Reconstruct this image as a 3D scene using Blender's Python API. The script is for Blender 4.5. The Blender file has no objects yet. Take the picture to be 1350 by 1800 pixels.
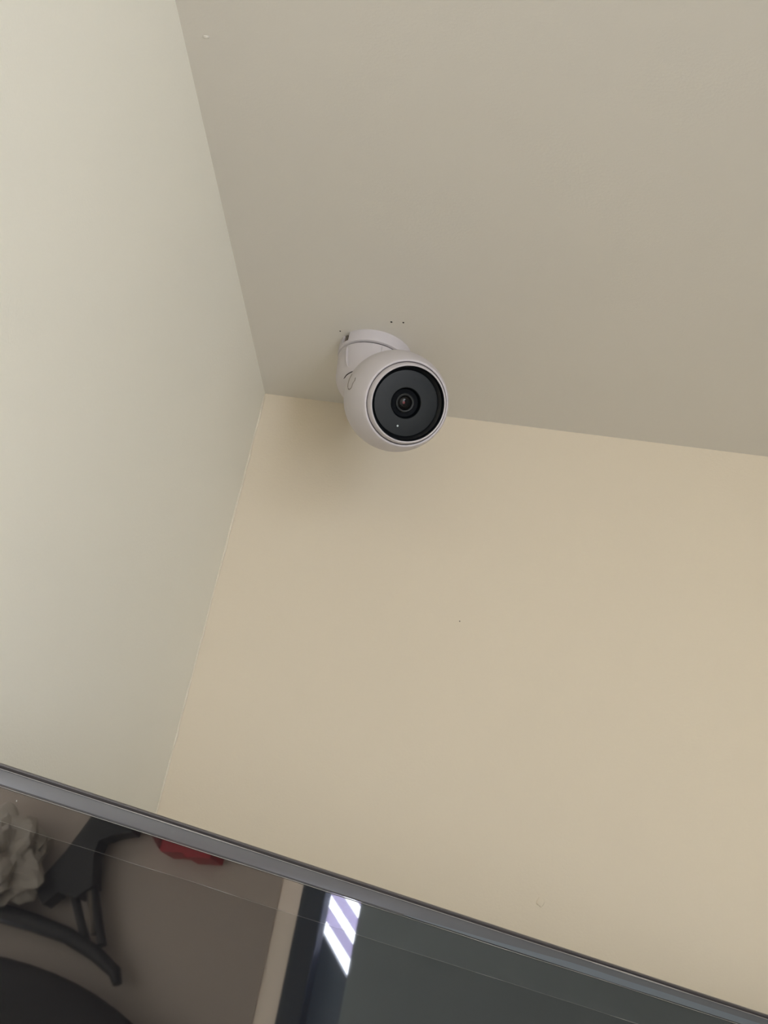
import bpy, bmesh, math, random
from mathutils import Vector, Matrix, noise

# ------------------------------------------------------------------ camera, world, light, exposure
scene = bpy.context.scene
COL = scene.collection
cam = bpy.data.cameras.new('photo_camera')
cam.sensor_fit = 'VERTICAL'; cam.sensor_height = 36.0; cam.lens = 52.0
cam.clip_start = 0.01
co = bpy.data.objects.new('photo_camera', cam); COL.objects.link(co)
EYE = Vector((0, 0, 1.62))
RIGHT = Vector((0.98220966, 0.05436763, 0.17974522))
DOWN = Vector((0.13262554, 0.47680547, -0.86894592))
FWD = Vector((-0.13294603, 0.87732588, 0.4611124))
co.matrix_world = Matrix(((RIGHT.x, -DOWN.x, -FWD.x, EYE.x),
                          (RIGHT.y, -DOWN.y, -FWD.y, EYE.y),
                          (RIGHT.z, -DOWN.z, -FWD.z, EYE.z), (0, 0, 0, 1)))
scene.camera = co

w = bpy.data.worlds.new('overcast_daylight'); scene.world = w
w.use_nodes = True
bg = w.node_tree.nodes['Background']
bg.inputs[0].default_value = (0.91, 0.97, 1.10, 1); bg.inputs[1].default_value = 5.0

def portal(loc, rot, sx, sy):
    l = bpy.data.lights.new('window_portal', 'AREA'); l.shape = 'RECTANGLE'; l.size = sx; l.size_y = sy
    l.cycles.is_portal = True
    o = bpy.data.objects.new('window_portal', l); COL.objects.link(o)
    o.location = loc; o.rotation_euler = rot
portal((1.44, -1.71, 1.38), (0, math.radians(90), 0), 2.16, 1.58)           # large added window in the right wall
vs = scene.view_settings
vs.view_transform = 'Standard'; vs.look = 'None'; vs.exposure = 1.09; vs.gamma = 1.0; vs.use_curve_mapping = False

# ------------------------------------------------------------------ helpers
def lin(c):
    return tuple(((v / 255) / 12.92 if v / 255 <= 0.04045 else ((v / 255 + 0.055) / 1.055) ** 2.4) for v in c) + (1.0,)

def mat(name, rgb, rough=0.5, ior=1.45, metal=0.0, var=0.0, vscale=5.0, bump=0.0, bscale=200.0, coat=0.0, detail=3.0):
    m = bpy.data.materials.new(name); m.use_nodes = True
    nt = m.node_tree; p = nt.nodes['Principled BSDF']
    col = lin(rgb)
    p.inputs['Base Color'].default_value = col
    p.inputs['Roughness'].default_value = rough
    p.inputs['IOR'].default_value = ior
    p.inputs['Metallic'].default_value = metal
    p.inputs['Coat Weight'].default_value = coat
    tc = nt.nodes.new('ShaderNodeTexCoord')
    if var > 0:
        n = nt.nodes.new('ShaderNodeTexNoise'); n.inputs['Scale'].default_value = vscale; n.inputs['Detail'].default_value = detail
        nt.links.new(tc.outputs['Object'], n.inputs['Vector'])
        r = nt.nodes.new('ShaderNodeValToRGB')
        r.color_ramp.elements[0].position = 0.3; r.color_ramp.elements[1].position = 0.7
        r.color_ramp.elements[0].color = tuple(v * (1 - var) for v in col[:3]) + (1,)
        r.color_ramp.elements[1].color = tuple(min(1, v * (1 + var)) for v in col[:3]) + (1,)
        nt.links.new(n.outputs['Fac'], r.inputs['Fac']); nt.links.new(r.outputs['Color'], p.inputs['Base Color'])
    if bump > 0:
        n2 = nt.nodes.new('ShaderNodeTexNoise'); n2.inputs['Scale'].default_value = bscale; n2.inputs['Detail'].default_value = detail
        nt.links.new(tc.outputs['Object'], n2.inputs['Vector'])
        b = nt.nodes.new('ShaderNodeBump'); b.inputs['Strength'].default_value = bump; b.inputs['Distance'].default_value = 0.001
        nt.links.new(n2.outputs['Fac'], b.inputs['Height']); nt.links.new(b.outputs['Normal'], p.inputs['Normal'])
    return m

def obj(name, bm, m, parent=None, smooth=False, angle=None):
    me = bpy.data.meshes.new(name); bm.normal_update(); bm.to_mesh(me); bm.free()
    me.materials.append(m)
    o = bpy.data.objects.new(name, me); COL.objects.link(o)
    if smooth:
        for p in me.polygons: p.use_smooth = True
        if angle: me.set_sharp_from_angle(angle=math.radians(angle))
    if parent: o.parent = parent
    return o

def tag(o, label=None, cat=None, group=None, kind=None):
    for k, v in (('label', label), ('category', cat), ('group', group), ('kind', kind)):
        if v: o[k] = v
    return o

def empty(name, loc, label, cat, mw=None):
    o = bpy.data.objects.new(name, None); COL.objects.link(o)
    if mw is not None: o.matrix_world = mw
    else: o.location = loc
    o.empty_display_size = 0.02
    return tag(o, label, cat)

def add_box(bm, lo, hi, bev=0.0):
    b = bmesh.new(); bmesh.ops.create_cube(b, size=1)
    lo, hi = Vector(lo), Vector(hi); c = (lo + hi) / 2; s = hi - lo
    for v in b.verts: v.co = Vector((v.co.x * s.x, v.co.y * s.y, v.co.z * s.z)) + c
    if bev > 0: bmesh.ops.bevel(b, geom=b.edges[:], offset=bev, segments=2, profile=0.5, affect='EDGES')
    merge(bm, b)
    return bm

def merge(bm, b, mtx=None):
    if mtx is not None: bmesh.ops.transform(b, matrix=mtx, verts=b.verts)
    me = bpy.data.meshes.new('tmp'); b.to_mesh(me); b.free(); bm.from_mesh(me); bpy.data.meshes.remove(me)

def lathe(profile, seg=96, closed=False, bm=None, mtx=None):
    """profile: (radius, height) pairs, spun about local Z."""
    b = bmesh.new(); rings = []
    for r, z in profile:
        if r < 1e-7: rings.append([b.verts.new((0, 0, z))])
        else: rings.append([b.verts.new((r * math.cos(2 * math.pi * i / seg), r * math.sin(2 * math.pi * i / seg), z)) for i in range(seg)])
    pairs = list(zip(rings, rings[1:])) + ([(rings[-1], rings[0])] if closed else [])
    for a, c in pairs:
        for i in range(seg):
            j = (i + 1) % seg
            if len(a) == 1 and len(c) == 1: continue
            if len(a) == 1: b.faces.new((a[0], c[j], c[i]))
            elif len(c) == 1: b.faces.new((a[i], a[j], c[0]))
            else: b.faces.new((a[i], a[j], c[j], c[i]))
    bmesh.ops.recalc_face_normals(b, faces=b.faces[:])
    if bm is None: bm = bmesh.new()
    merge(bm, b, mtx)
    return bm

def tube(bm, pts, r, seg=8):
    pts = [Vector(p) for p in pts]; rings = []
    b = bmesh.new()
    for i, p in enumerate(pts):
        t = (pts[min(i + 1, len(pts) - 1)] - pts[max(i - 1, 0)]).normalized()
        up = Vector((0, 0, 1)) if abs(t.z) < 0.9 else Vector((1, 0, 0))
        s = t.cross(up).normalized(); u = s.cross(t)
        rr = r[i] if isinstance(r, (list, tuple)) else r
        rings.append([b.verts.new(p + (s * math.cos(2 * math.pi * k / seg) + u * math.sin(2 * math.pi * k / seg)) * rr) for k in range(seg)])
    for a, c in zip(rings, rings[1:]):
        for k in range(seg): b.faces.new((a[k], a[(k + 1) % seg], c[(k + 1) % seg], c[k]))
    b.faces.new(rings[0][::-1]); b.faces.new(rings[-1])
    bmesh.ops.recalc_face_normals(b, faces=b.faces[:])
    merge(bm, b); return bm

def prism(bm, poly, axis_pts, depth):
    """poly: 2D points; axis_pts = (origin, e1, e2); extruded by depth along e1 x e2."""
    o, e1, e2 = (Vector(v) for v in axis_pts); n = e1.cross(e2).normalized()
    b = bmesh.new()
    f = [b.verts.new(o + e1 * x + e2 * y) for x, y in poly]
    k = [b.verts.new(o + e1 * x + e2 * y + n * depth) for x, y in poly]
    b.faces.new(f[::-1]); b.faces.new(k)
    for i in range(len(poly)):
        j = (i + 1) % len(poly); b.faces.new((f[i], f[j], k[j], k[i]))
    bmesh.ops.recalc_face_normals(b, faces=b.faces[:])
    merge(bm, b); return bm

# ------------------------------------------------------------------ materials
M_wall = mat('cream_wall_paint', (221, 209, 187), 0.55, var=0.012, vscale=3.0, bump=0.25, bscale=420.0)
M_wall_lit = mat('lit_cream_wall_paint', (240, 236, 221), 0.55, var=0.012, vscale=3.0, bump=0.25, bscale=420.0)  # same cream paint made paler, for the stronger daylight on the left wall
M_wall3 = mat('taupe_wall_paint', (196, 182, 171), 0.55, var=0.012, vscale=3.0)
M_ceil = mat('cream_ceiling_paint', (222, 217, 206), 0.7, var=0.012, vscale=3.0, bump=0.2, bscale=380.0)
M_caulk = mat('painted_caulk', (226, 217, 198), 0.4, bump=0.4, bscale=160.0)
M_floor = mat('grey_floor_tile', (196, 190, 180), 0.5, var=0.06, vscale=4.0)
M_hole = mat('dark_hole', (38, 32, 28), 0.9)
M_white = mat('white_matt_plastic', (202, 196, 197), 0.42, bump=0.05, bscale=900.0)
M_seam = mat('dark_seam_plastic', (60, 52, 50), 0.6)
M_black = mat('black_face_plastic', (15, 20, 22), 0.5)
M_gloss = mat('black_gloss_plastic', (6, 9, 14), 0.3)
M_bar = mat('black_lens_barrel', (5, 8, 13), 0.6, ior=1.2)
M_lring = mat('lens_ring_grey', (36, 38, 38), 0.5)
M_lens = mat('lens_glass_dark', (9, 8, 9), 0.12, ior=1.35)
M_iris = mat('lens_coating_red', (120, 62, 66), 0.15)
M_led = mat('white_status_dot', (205, 214, 212), 0.4)
M_logo = mat('grey_print', (126, 117, 108), 0.5)
M_screw = mat('screw_steel', (112, 104, 96), 0.4, metal=0.6)

# ------------------------------------------------------------------ the room
XL, XR, YB, YR, ZC = -0.37586, 1.40, 1.41014, -2.60, 2.49192
T = 0.12
tag(obj('floor', add_box(bmesh.new(), (XL - T, YR - T, -0.1), (XR + T, YB + T, 0)), M_floor), kind='structure')
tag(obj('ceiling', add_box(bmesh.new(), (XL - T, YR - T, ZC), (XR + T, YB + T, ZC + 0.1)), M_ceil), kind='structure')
tag(obj('wall_left', add_box(bmesh.new(), (XL - T, YR - T, 0), (XL, YB + T, ZC)), M_wall_lit), kind='structure')
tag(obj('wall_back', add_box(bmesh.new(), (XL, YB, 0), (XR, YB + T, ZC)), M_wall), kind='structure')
# right wall with a narrow window opening
WY0, WY1, WZ0, WZ1 = -0.112, 0.62, 1.10, 2.36
QY0, QY1, QZ0, QZ1 = -2.50, -0.92, 0.30, 2.46          # large unseen window nearer the rear, added to light the left wall
bm = bmesh.new()
add_box(bm, (XR, YR - T, 0), (XR + T, QY0, ZC)); add_box(bm, (XR, QY1, 0), (XR + T, WY0, ZC))
add_box(bm, (XR, QY0, 0), (XR + T, QY1, QZ0)); add_box(bm, (XR, QY0, QZ1), (XR + T, QY1, ZC))
add_box(bm, (XR, WY1, 0), (XR + T, YB + T, ZC))
add_box(bm, (XR, WY0, 0), (XR + T, WY1, WZ0)); add_box(bm, (XR, WY0, WZ1), (XR + T, WY1, ZC))
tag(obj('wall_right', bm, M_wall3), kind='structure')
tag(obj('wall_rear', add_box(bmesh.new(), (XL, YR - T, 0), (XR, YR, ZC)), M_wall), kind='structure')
M_frame = mat('dark_window_frame', (46, 58, 72), 0.4)
M_trimw = mat('white_painted_trim', (236, 230, 224), 0.4)
wd = tag(bpy.data.objects.new('added_window', None), kind='structure'); COL.objects.link(wd)
for lo, hi in (((XR + 0.03, QY0, QZ0), (XR + 0.08, QY0 + 0.05, QZ1)), ((XR + 0.03, QY1 - 0.05, QZ0), (XR + 0.08, QY1, QZ1)),
               ((XR + 0.03, QY0, QZ0), (XR + 0.08, QY1, QZ0 + 0.05)), ((XR + 0.03, QY0, QZ1 - 0.05), (XR + 0.08, QY1, QZ1)),
               ((XR + 0.03, -1.775, QZ0), (XR + 0.08, -1.725, QZ1))):
    obj('frame_bar', add_box(bmesh.new(), lo, hi, 0.004), M_trimw, wd)
wd = tag(bpy.data.objects.new('window_1', None), kind='structure'); COL.objects.link(wd)
obj('window_jamb', add_box(bmesh.new(), (XR - 0.012, -0.060, WZ0), (XR + 0.012, -0.010, WZ1), 0.003), M_frame, wd)
obj('window_jamb', add_box(bmesh.new(), (XR - 0.012, WY1 - 0.05, WZ0), (XR + 0.05, WY1, WZ1), 0.003), M_frame, wd)
obj('window_sill', add_box(bmesh.new(), (XR - 0.03, WY0, WZ0), (XR + 0.10, WY1, WZ0 + 0.03), 0.003), M_trimw, wd)

def translucent(name, rgb, fac):
    m = mat(name, rgb, 0.4); nt = m.node_tree; p = nt.nodes['Principled BSDF']
    t = nt.nodes.new('ShaderNodeBsdfTranslucent'); t.inputs['Color'].default_value = lin(rgb)
    x = nt.nodes.new('ShaderNodeMixShader'); x.inputs[0].default_value = fac
    nt.links.new(p.outputs[0], x.inputs[1]); nt.links.new(t.outputs[0], x.inputs[2]); nt.links.new(x.outputs[0], nt.nodes['Material Output'].inputs['Surface'])
    return m
M_slat = translucent('white_louvre_slat', (196, 190, 206), 0.95)
M_panel = translucent('grey_frosted_panel', (120, 130, 138), 0.25)
M_daylit = translucent('daylit_reveal', (228, 218, 204), 0.42)
obj('lower_panel', prism(bmesh.new(), [(0.57, 1.13), (0.57, 1.62), (0.06, 2.072), (-0.008, 2.148), (-0.045, 2.189), (-0.045, 1.13)],
                         ((XR + 0.03, 0, 0), (0, 1, 0), (0, 0, 1)), 0.012), M_panel, wd)
for i in range(5):
    z = 2.168 + i * 0.047
    obj('slat', prism(bmesh.new(), [(-0.045, z + 0.037), (0.57, z - 0.578), (0.57, z - 0.553), (-0.045, z + 0.062)],
                      ((XR + 0.05, 0, 0), (0, 1, 0), (0, 0, 1)), 0.004), M_slat, wd)
obj('daylit_reveal_strip', add_box(bmesh.new(), (XR + 0.002, -0.112, WZ0 + 0.03), (XR + 0.008, -0.061, WZ1 - 0.002), 0.001), M_daylit, wd)  # translucent strip added to glow like a white reveal in daylight
# beads of painted caulk in the inner corners
random.seed(4)
bm = bmesh.new()
pts = []; rr = []
for i in range(90):
    z = ZC - 0.004 - i * 0.0165
    pts.append((XL + 0.0005 + random.uniform(-.0004, .0004), YB - 0.0005 + random.uniform(-.0004, .0004), z)); rr.append(0.0011 + random.uniform(-.0005, .0006))
tube(bm, pts, rr, 8)
tag(obj('trim_1', bm, M_caulk, smooth=True), kind='structure')

# small marks: nail holes in the ceiling, filler bumps on the wall
for x, y, r in ((-0.22051, 1.24083, 0.0011), (-0.20797, 1.23936, 0.0010), (-0.27652, 1.26800, 0.0008)):
    obj('nail_hole', lathe([(0, 0), (r, 0), (r * 0.8, -0.0004), (0, -0.0004)], 12), M_hole, bpy.data.objects['ceiling']).location = (x, y, ZC)
def blob(name, loc, s, m, parent, seed):
    b = bmesh.new(); bmesh.ops.create_icosphere(b, subdivisions=3, radius=1)
    for v in b.verts: v.co *= 1 + 0.3 * noise.noise(v.co * 1.3 + Vector((seed, 0, 0)))
    for v in b.verts: v.co = Vector((v.co.x * s[0], v.co.y * s[1], v.co.z * s[2]))
    o = obj(name, b, m, parent, smooth=True); o.location = loc; return o
blob('filler_bump', (0.00822, YB, 1.97116), (0.0035, 0.0012, 0.005), M_wall, bpy.data.objects['wall_back'], 2)
blob('filler_bump', (-0.11232, YB, 2.2457), (0.0007, 0.0004, 0.0007), M_logo, bpy.data.objects['wall_back'], 5)
blob('filler_bump', (-0.35649, 0.87084, ZC), (0.003, 0.002, 0.0008), M_ceil, bpy.data.objects['ceiling'], 7)

# ------------------------------------------------------------------ security camera
CB = Vector((-0.2406, 1.2971, ZC))
sec = empty('security_camera', CB, 'white ball shaped security camera with black lens face mounted on the ceiling', 'camera')
R0 = 0.0388
# ceiling base: shallow disc with a screw slot cut in its rim
base_bm = lathe([(0, 0), (R0, 0), (R0, -0.0115), (R0 - 0.0006, -0.0128), (R0 - 0.002, -0.0135), (0, -0.0135)], 128)
base = obj('ceiling_base', base_bm, M_white, sec)
ang = math.radians(221)
cut = lathe([(0, 0.002), (0.0052, 0.002), (0.0052, -0.0100), (0, -0.0100)], 32, mtx=Matrix.Translation((math.cos(ang) * (R0 - 0.0005), math.sin(ang) * (R0 - 0.0005), 0)))
cutter = obj('cutter', cut, M_seam, sec)
md = base.modifiers.new('slot', 'BOOLEAN'); md.object = cutter; md.operation = 'DIFFERENCE'; md.solver = 'EXACT'
bpy.context.view_layer.update()
me = bpy.data.meshes.new_from_object(base.evaluated_get(bpy.context.evaluated_depsgraph_get()))
base.modifiers.clear(); base.data = me; bpy.data.objects.remove(cutter)
me.materials.clear(); me.materials.append(M_white)
for p in me.polygons: p.use_smooth = True; p.material_index = 0
me.set_sharp_from_angle(angle=math.radians(35))
sc = obj('screw', lathe([(0, -0.002), (0.0022, -0.002), (0.0024, -0.008), (0.0016, -0.0092), (0, -0.0094)], 24), M_screw, base, smooth=True, angle=40)
sc.location = (math.cos(ang) * (R0 - 0.0025), math.sin(ang) * (R0 - 0.0025), 0)
# shadow gap
obj('gap_ring', lathe([(R0 - 0.0035, -0.0134), (R0 - 0.0035, -0.0150)], 96), M_seam, sec, smooth=True)
# neck: drum rounded below
NR = 0.0372
prof = [(0, -0.0150), (NR - 0.001, -0.0150), (NR, -0.0156), (NR, -0.017), (NR - 0.0018, -0.036)]
for i in range(1, 13):
    a = math.radians(90 * i / 12); prof.append(((NR - 0.0018) * math.cos(a), -0.036 - 0.031 * math.sin(a)))
prof[-1] = (0, prof[-1][1])
neck = obj('neck', lathe(prof, 128), M_white, sec, smooth=True, angle=40)
def rib(pts, w, name, m):
    b = bmesh.new(); n = len(pts)
    tube(b, [(r * math.cos(math.radians(p)), r * math.sin(math.radians(p)), z) for z, p, r in pts], [w * 0.4] + [w] * (n - 2) + [w * 0.4], 8)
    return obj(name, b, m, neck, smooth=True)
rib([(-0.0165, 227.5, 0.0371), (-0.021, 228, 0.0368), (-0.0255, 228.8, 0.0364), (-0.034, 231, 0.0356), (-0.039, 233.5, 0.0353), (-0.0425, 237, 0.0345)], 0.0016, 'rib', M_white)
rib([(-0.0165, 289, 0.0371), (-0.020, 290, 0.0369), (-0.026, 291.5, 0.0364), (-0.032, 293, 0.0358)], 0.0007, 'rib', M_white)
rib([(-0.0523, 221, 0.0300), (-0.0515, 226, 0.0306), (-0.0503, 231, 0.0313), (-0.0495, 236.5, 0.0317), (-0.0488, 242, 0.0321), (-0.0484, 247, 0.0323), (-0.0482, 251, 0.0324)], 0.0006, 'swivel_seam', M_seam)

# body, a rounded pod; local +Z is the optical axis
VIEW = Vector((0.12722, -0.84077, -0.52623)); UPV = -DOWN
th = math.radians(18)
AX = (VIEW * math.cos(th) + (RIGHT * 0.975 - UPV * 0.22) * math.sin(th)).normalized()
XA = (RIGHT - AX * RIGHT.dot(AX)).normalized(); YA = AX.cross(XA)
FC = Vector((-0.1800, 1.19, 2.36481))
BM = Matrix(((XA.x, YA.x, AX.x, FC.x), (XA.y, YA.y, AX.y, FC.y), (XA.z, YA.z, AX.z, FC.z), (0, 0, 0, 1)))
U = 0.000550
def lp(lst): return [(r * U, z * U) for r, z in lst]
outer = [(0, -168), (22, -166), (45, -160), (64, -147), (77, -128), (85, -106), (89, -84), (90.5, -62), (88.6, -42), (84.4, -23), (79.6, -8), (77.4, -3), (76.0, -0.6), (74.6, 0), (73.0, -0.5), (72.4, -2), (72.4, -9), (64, -9.5), (58, -19), (0, -26)]
def smooth_prof(p, n=4, m=11):
    q = []
    for i in range(len(p) - 1):
        p0, p1, p2, p3 = p[max(i - 1, 0)], p[i], p[i + 1], p[min(i + 2, len(p) - 1)]
        if i >= m: q.append(p1); continue
        for k in range(n):
            t = k / n
            q.append(tuple(0.5 * ((2 * p1[c]) + (-p0[c] + p2[c]) * t + (2 * p0[c] - 5 * p1[c] + 4 * p2[c] - p3[c]) * t * t + (-p0[c] + 3 * p1[c] - 3 * p2[c] + p3[c]) * t ** 3) for c in (0, 1)))
    q.append(p[-1]); return q
def bpart(name, prof, m, parent, ang=35, seg=128, off=(0, 0)):
    o = obj(name, lathe(lp(prof), seg), m, None, smooth=True, angle=ang)
    o.parent = parent
    return o
pod = bpart('pod_housing', smooth_prof(outer), M_white, sec)
pod.matrix_world = Matrix.Translation(-CB) @ BM
pod.matrix_local = Matrix.Translation(-CB) @ BM
bpart('seam_ring', [(72.3, -6), (70.8, -6), (70.8, -2.6), (72.3, -2.6)], M_seam, pod)
bpart('front_ring', [(71.2, -7.5), (71.2, -1.0), (69.9, 4.5), (68.4, 9.4), (67.4, 10.6), (66.0, 10.4), (65.2, 9.0)], M_white, pod, 30)
bpart('recess_wall', [(65.3, 9.6), (64.6, 7.5), (63.6, 0.5), (58.6, -4.6), (58.0, -5.6)], M_gloss, pod, 30)
fp = bpart('face_plate', [(58.2, -14.5), (58.0, -13.0), (57.4, -12.2), (56.4, -12.0), (28.0, -12.0), (27.0, -12.6), (26.6, -13.4), (25, -22), (0, -22)], M_black, pod, 25)
lb = bpart('lens_barrel', [(26.4, -13.2), (24, -20.5), (16.5, -21), (16.5, -18)], M_bar, pod, 30)
lr = bpart('lens_ring', [(17, -21), (16.6, -17.6), (15, -16.6), (13.2, -17.2), (12.2, -19.5)], M_lring, pod, 40)
le = bpart('lens', [(12.6, -20.5), (11, -18.6), (8, -17.2), (4, -16.3), (0, -16.0)], M_lens, pod, 60)
d = bpart('lens_coating', [(2.4, -16.0), (1.8, -15.6), (0, -15.4)], M_iris, pod, 60, 24); d.location = (-3.0 * U, 1.0 * U, 8 * U)
for q in (fp, lb, lr, le): q.location.z = 8 * U
d = bpart('status_light', [(1.8, -12.1), (1.6, -11.5), (0, -11.3)], M_led, pod, 40, 24); d.location = (-15.5 * U, -39 * U, 8 * U)
d = bpart('microphone_hole', [(1.1, -11.9), (0, -11.9)], M_hole, pod, 40, 16); d.location = (15.5 * U, 41 * U, 8.02 * U)

def on_pod(a, phi):
    r = 0
    for (r0, z0), (r1, z1) in zip(PODP, PODP[1:]):
        if z0 <= a <= z1: r = r0 + (r1 - r0) * (a - z0) / (z1 - z0)
    p = math.radians(phi); r *= 0.9935; return (r * U * math.cos(p), r * U * math.sin(p), a * U)
PODP = [q for q in smooth_prof(outer) if q[1] <= -5]
b = bmesh.new()
tube(b, [on_pod(*q) for q in ((-82, 147.5), (-82.5, 151.5), (-81, 155.5), (-77.5, 159.5), (-71.5, 163), (-65, 165.3), (-57.7, 165.8), (-52.5, 164.8), (-49.4, 162.5), (-49.5, 158.2), (-46.5, 154.5), (-49, 151.5))], 0.00075, 8)
obj('printed_mark', b, M_logo, pod, smooth=True)
b = bmesh.new(); tube(b, [on_pod(-66, 168.5), on_pod(-64, 171), on_pod(-61.7, 173.8)], 0.0003, 6); obj('printed_mark', b, M_logo, pod, smooth=True)

# ------------------------------------------------------------------ television across the corner
D = Vector((0.834, 0.552, 0)).normalized(); N = Vector((D.y, -D.x, 0))
TW, TH = 1.10, 0.64
TL = Vector((-0.300, 0.7744, 1.84)) - D * 0.032            # top left front corner
TM = Matrix(((D.x, -N.x, 0, TL.x), (D.y, -N.y, 0, TL.y), (0, 0, 1, TL.z - TH), (0, 0, 0, 1)))   # local x along, y away from viewer, z up
tv = empty('television', (0, 0, 0), 'black flat screen television under protective film set across the room corner', 'television', TM)
M_lip = mat('dark_metal_lip', (70, 66, 66), 0.28, ior=1.6)
M_bez = mat('graphite_bezel', (82, 82, 84), 0.22, ior=1.8)
M_sheen = mat('bezel_sky_sheen', (92, 98, 104), 0.25, ior=1.8)
M_scr = mat('black_screen_glass', (24, 23, 24), 0.02, ior=2.4)
M_edge = mat('film_edge', (150, 147, 143), 0.3)
M_shell = mat('black_back_shell', (24, 24, 26), 0.5)
obj('back_shell', add_box(bmesh.new(), (0.012, 0.006, 0.012), (TW - 0.012, 0.038, TH - 0.004), 0.004), M_shell, tv)
def frame_profile(name, prof, m):
    """sweep a (inset from edge, depth) profile round the set's four sides with mitred corners"""
    b = bmesh.new(); loops = []
    for ins, dep in prof:
        loops.append([b.verts.new(v) for v in ((ins, dep, ins), (TW - ins, dep, ins), (TW - ins, dep, TH - ins), (ins, dep, TH - ins))])
    for a, c in zip(loops, loops[1:]):
        for i in range(4):
            j = (i + 1) % 4; b.faces.new((a[i], a[j], c[j], c[i]))
    bmesh.ops.recalc_face_normals(b, faces=b.faces[:])
    return obj(name, b, m, tv, smooth=True, angle=20)
frame_profile('outer_lip', [(0.006, 0.010), (0.0005, 0.009), (0, 0.005), (0.0003, 0.0018), (0.0012, 0.0004), (0.0021, 0.0003), (0.0027, 0.0012), (0.0034, 0.0022)], M_lip)
frame_profile('bezel', [(0.0033, 0.0022), (0.0038, 0.0013), (0.0052, 0.0010), (0.0088, 0.0006), (0.0118, 0.0006), (0.0128, 0.0016)], M_bez)
# bluish ribbon added as the sky reflection on the bezel, widening to the right
b = bmesh.new(); r0 = []; r1 = []
for i in range(81):
    x = 0.30 + (TW - 0.30 - 0.004) * i / 80
    wd_ = 0.0004 + 0.0038 * min(1, max(0, (x - 0.30) / 0.13)) ** 1.2
    zt = TH - 0.0125 + 0.0003 * noise.noise(Vector((x * 20, 1, 0)))
    r0.append(b.verts.new((x, 0.0001, zt))); r1.append(b.verts.new((x, 0.0001 + wd_ * 0.10, zt + wd_)))
for i in range(80): b.faces.new((r0[i], r0[i + 1], r1[i + 1], r1[i]))
g = bmesh.ops.extrude_face_region(b, geom=b.faces[:])
for v in g['geom']:
    if isinstance(v, bmesh.types.BMVert): v.co.y += 0.0003
bmesh.ops.recalc_face_normals(b, faces=b.faces[:])
obj('sky_sheen_ribbon', b, M_sheen, tv, smooth=True, angle=30)
b = bmesh.new(); P_ = [(0.02 + (TW - 0.04) * i / 200, 0.0007 + 0.0002 * noise.noise(Vector((i * 0.11, 2, 0))), TH - 0.0038) for i in range(201)]
tube(b, P_, [0.00022 + 0.0005 * max(0, noise.noise(Vector((p[0] * 9 + 0.2, 5, 1)))) for p in P_], 6)
obj('highlight_bead', b, M_edge, tv, smooth=True)  # pale bead put in as the highlight line under the lip
obj('screen', add_box(bmesh.new(), (0.0126, 0.0012, 0.0126), (TW - 0.0126, 0.0060, TH - 0.0126)), M_scr, tv)
# clear protective film over the top strip of the screen
M_film = bpy.data.materials.new('clear_protective_film'); M_film.use_nodes = True
nt = M_film.node_tree; nt.nodes.remove(nt.nodes['Principled BSDF'])
gl = nt.nodes.new('ShaderNodeBsdfGlossy'); gl.inputs['Roughness'].default_value = 0.015
tp = nt.nodes.new('ShaderNodeBsdfTransparent'); mx = nt.nodes.new('ShaderNodeMixShader'); mx.inputs[0].default_value = 0.065
nt.links.new(tp.outputs[0], mx.inputs[1]); nt.links.new(gl.outputs[0], mx.inputs[2]); nt.links.new(mx.outputs[0], nt.nodes['Material Output'].inputs['Surface'])
b = bmesh.new(); NS = 160; top = []; bot = []
for i in range(NS + 1):
    x = 0.014 + (TW - 0.028) * i / NS
    e = 0.0006 * noise.noise(Vector((x * 22, 0, 0)))
    zt = TH - 0.0132; zb = TH - 0.0310 - 0.005 * x / TW + e
    top.append(b.verts.new((x, 0.0009, zt))); bot.append(b.verts.new((x, 0.0009, zb)))
for i in range(NS): b.faces.new((top[i], bot[i], bot[i + 1], top[i + 1]))
fe = [v.co.copy() for v in bot]; ft = [v.co.copy() for v in top]
film = obj('protective_film', b, M_film, tv, smooth=True)
sub = film
b = bmesh.new(); tube(b, [(p.x, p.y, p.z) for p in fe], [0.00003 + 0.00030 * max(0, noise.noise(Vector((p.x * 26, 3, 0))) - 0.1) for p in fe], 6)
obj('film_edge', b, M_edge, film, smooth=True)
b = bmesh.new(); tube(b, [(p.x, p.y - 0.0003, p.z + 0.0004 * noise.noise(Vector((p.x * 12, 9, 0)))) for p in ft], [0.00018 + 0.00012 * noise.noise(Vector((p.x * 15, 6, 0))) for p in ft], 6)
obj('film_edge', b, M_edge, film, smooth=True)
for x, dz, sz in ((0.0362, 0.0222, 0.0016), (0.0475, 0.0180, 0.0006)):
    blob('film_bubble', (x, 0.0007, TH - dz), (sz * 0.6, 0.0003, sz), M_edge, film, x * 50)
# wall arm behind the set
arm = bmesh.new()
add_box(arm, (0.42, 0.038, 0.22), (0.68, 0.050, 0.42), 0.003)
obj('mount_plate', arm, M_shell, tv)
inv = TM.inverted()
a0 = Vector((0.55, 0.05, 0.32)); a1 = inv @ Vector((0.10, YB, TL.z - TH + 0.32))
b = bmesh.new(); tube(b, [a0, a1], 0.018, 16); obj('mount_arm', b, M_shell, tv, smooth=True, angle=40)

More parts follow.
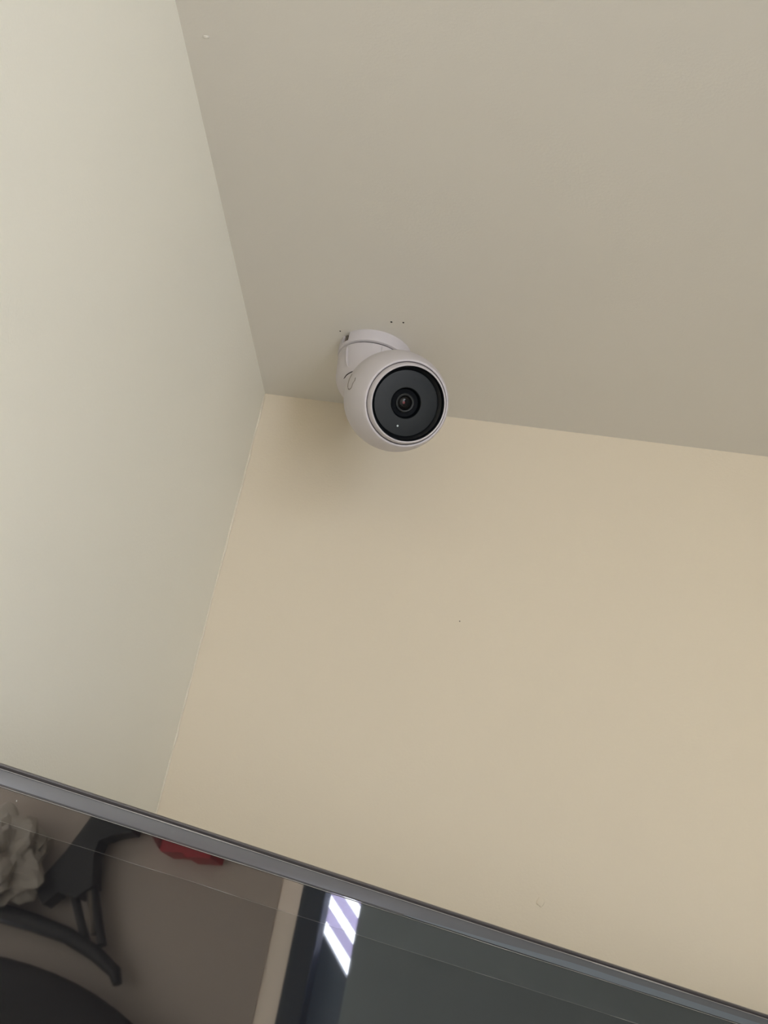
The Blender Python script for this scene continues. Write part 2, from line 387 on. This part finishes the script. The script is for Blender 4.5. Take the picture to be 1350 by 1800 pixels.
# ------------------------------------------------------------------ things on the far side of the room, seen in the screen
M_grey = mat('grey_curtain_cloth', (158, 169, 174), 0.8, var=0.03, vscale=6)
bl = empty('roller_blind', (XR, 0.68, 2.44), 'flat grey roller blind mirrored across the right of the television screen', 'blind')
obj('cloth', add_box(bmesh.new(), (-0.052, -0.592, -1.5), (-0.050, 0.66, 0.0)), M_grey, bl)
b = bmesh.new(); tube(b, [(-0.030, -0.64, 0.0), (-0.030, 0.68, 0.0)], 0.022, 24); obj('roller', b, M_frame, bl, smooth=True, angle=40)
obj('bottom_bar', add_box(bmesh.new(), (-0.058, -0.592, -1.53), (-0.044, 0.66, -1.498), 0.003), M_frame, bl)
for y in (-0.64, 0.68): obj('end_bracket', add_box(bmesh.new(), (-0.055, y - 0.004, -0.03), (0, y + 0.004, 0.03), 0.002), M_frame, bl)

M_red = mat('red_plastic', (170, 38, 48), 0.4)
rb = empty('red_box', (XR, -0.335, 2.322), 'red wall box mirrored in the television film beside the white strip', 'box')
obj('casing', prism(bmesh.new(), [(-0.085, 0.06), (0.085, 0.06), (0.085, -0.052), (0.03, -0.052), (0.02, -0.044), (-0.03, -0.044), (-0.085, 0.01)],
                    ((-0.045, 0, 0), (0, 1, 0), (0, 0, 1)), 0.045), M_red, rb)
obj('side_panel', prism(bmesh.new(), [(-0.084, 0.05), (-0.084, 0.012), (-0.034, -0.040), (-0.034, 0.05)], ((-0.049, 0, 0), (0, 1, 0), (0, 0, 1)), 0.004), mat('dark_red_plastic', (112, 46, 46), 0.5), rb)

M_iron = mat('black_painted_metal', (20, 24, 26), 0.4)
M_shade = mat('black_lamp_shade', (17, 17, 17), 0.6)
wl = empty('wall_lamp', (XR, -0.6, 2.2), 'black metal wall lamp with forked bracket, mirrored at the left of the screen', 'lamp')
E1 = ((-0.05, 0.6, -2.2), (0, 1, 0), (0, 0, 1))
obj('bracket', prism(bmesh.new(), [(-0.539, 2.358), (-0.44, 2.34), (-0.442, 2.311), (-0.483, 2.304), (-0.514, 2.292), (-0.518, 2.263), (-0.5, 2.203), (-0.531, 2.179), (-0.549, 2.183), (-0.578, 2.187), (-0.608, 2.161), (-0.641, 2.195), (-0.589, 2.266)], E1, 0.03), M_iron, wl)
for pts, m in (([(-0.528, 2.251), (-0.489, 2.17), (-0.451, 2.097)], M_iron), ([(-0.546, 2.183), (-0.522, 2.146), (-0.490, 2.10)], M_iron), ([(-0.532, 2.24), (-0.505, 2.18), (-0.473, 2.117)], M_screw)):
    b = bmesh.new(); tube(b, [(-0.035, y + 0.6, z - 2.2) for y, z in pts], 0.009, 10); obj('rod', b, m, wl, smooth=True, angle=50)
b = bmesh.new(); tube(b, [(-0.04, y + 0.6, z - 2.2) for y, z in ((-0.95, 2.17), (-0.814, 2.162), (-0.716, 2.141), (-0.624, 2.127), (-0.533, 2.108), (-0.457, 2.080), (-0.402, 2.050), (-0.39, 2.03))], [0.020, 0.020, 0.019, 0.018, 0.016, 0.015, 0.013, 0.009], 12)
obj('shade_rim', b, M_iron, wl, smooth=True, angle=50)
sh = lathe([(0, 0.29)] + [(0.6 * math.sin(math.radians(a)), 0.29 * math.cos(math.radians(a))) for a in range(6, 91, 6)] + [(0.6, -0.10), (0.58, -0.10), (0.57, 0), (0, 0.1)], 64)
for v in sh.verts: v.co.x *= 0.12
o = obj('shade', sh, M_shade, wl, smooth=True, angle=40); o.location = (-0.08, -0.15, -0.435)

M_wrap = mat('crumpled_plastic_wrap', (186, 176, 164), 0.3)
b = bmesh.new(); bmesh.ops.create_icosphere(b, subdivisions=4, radius=1)
for v in b.verts:
    q = v.co.copy(); k = 1 + 0.45 * noise.noise(q * 2.1) + 0.22 * noise.noise(q * 5.3)
    v.co = Vector((q.x * 0.045 * k, q.y * 0.10 * k, q.z * 0.10 * k))
pw = obj('plastic_wrap', b, M_wrap); pw.location = (XR - 0.06, -0.735, 2.235)
tag(pw, 'pale crumpled plastic wrap mirrored at the left edge of the screen', 'plastic wrap')
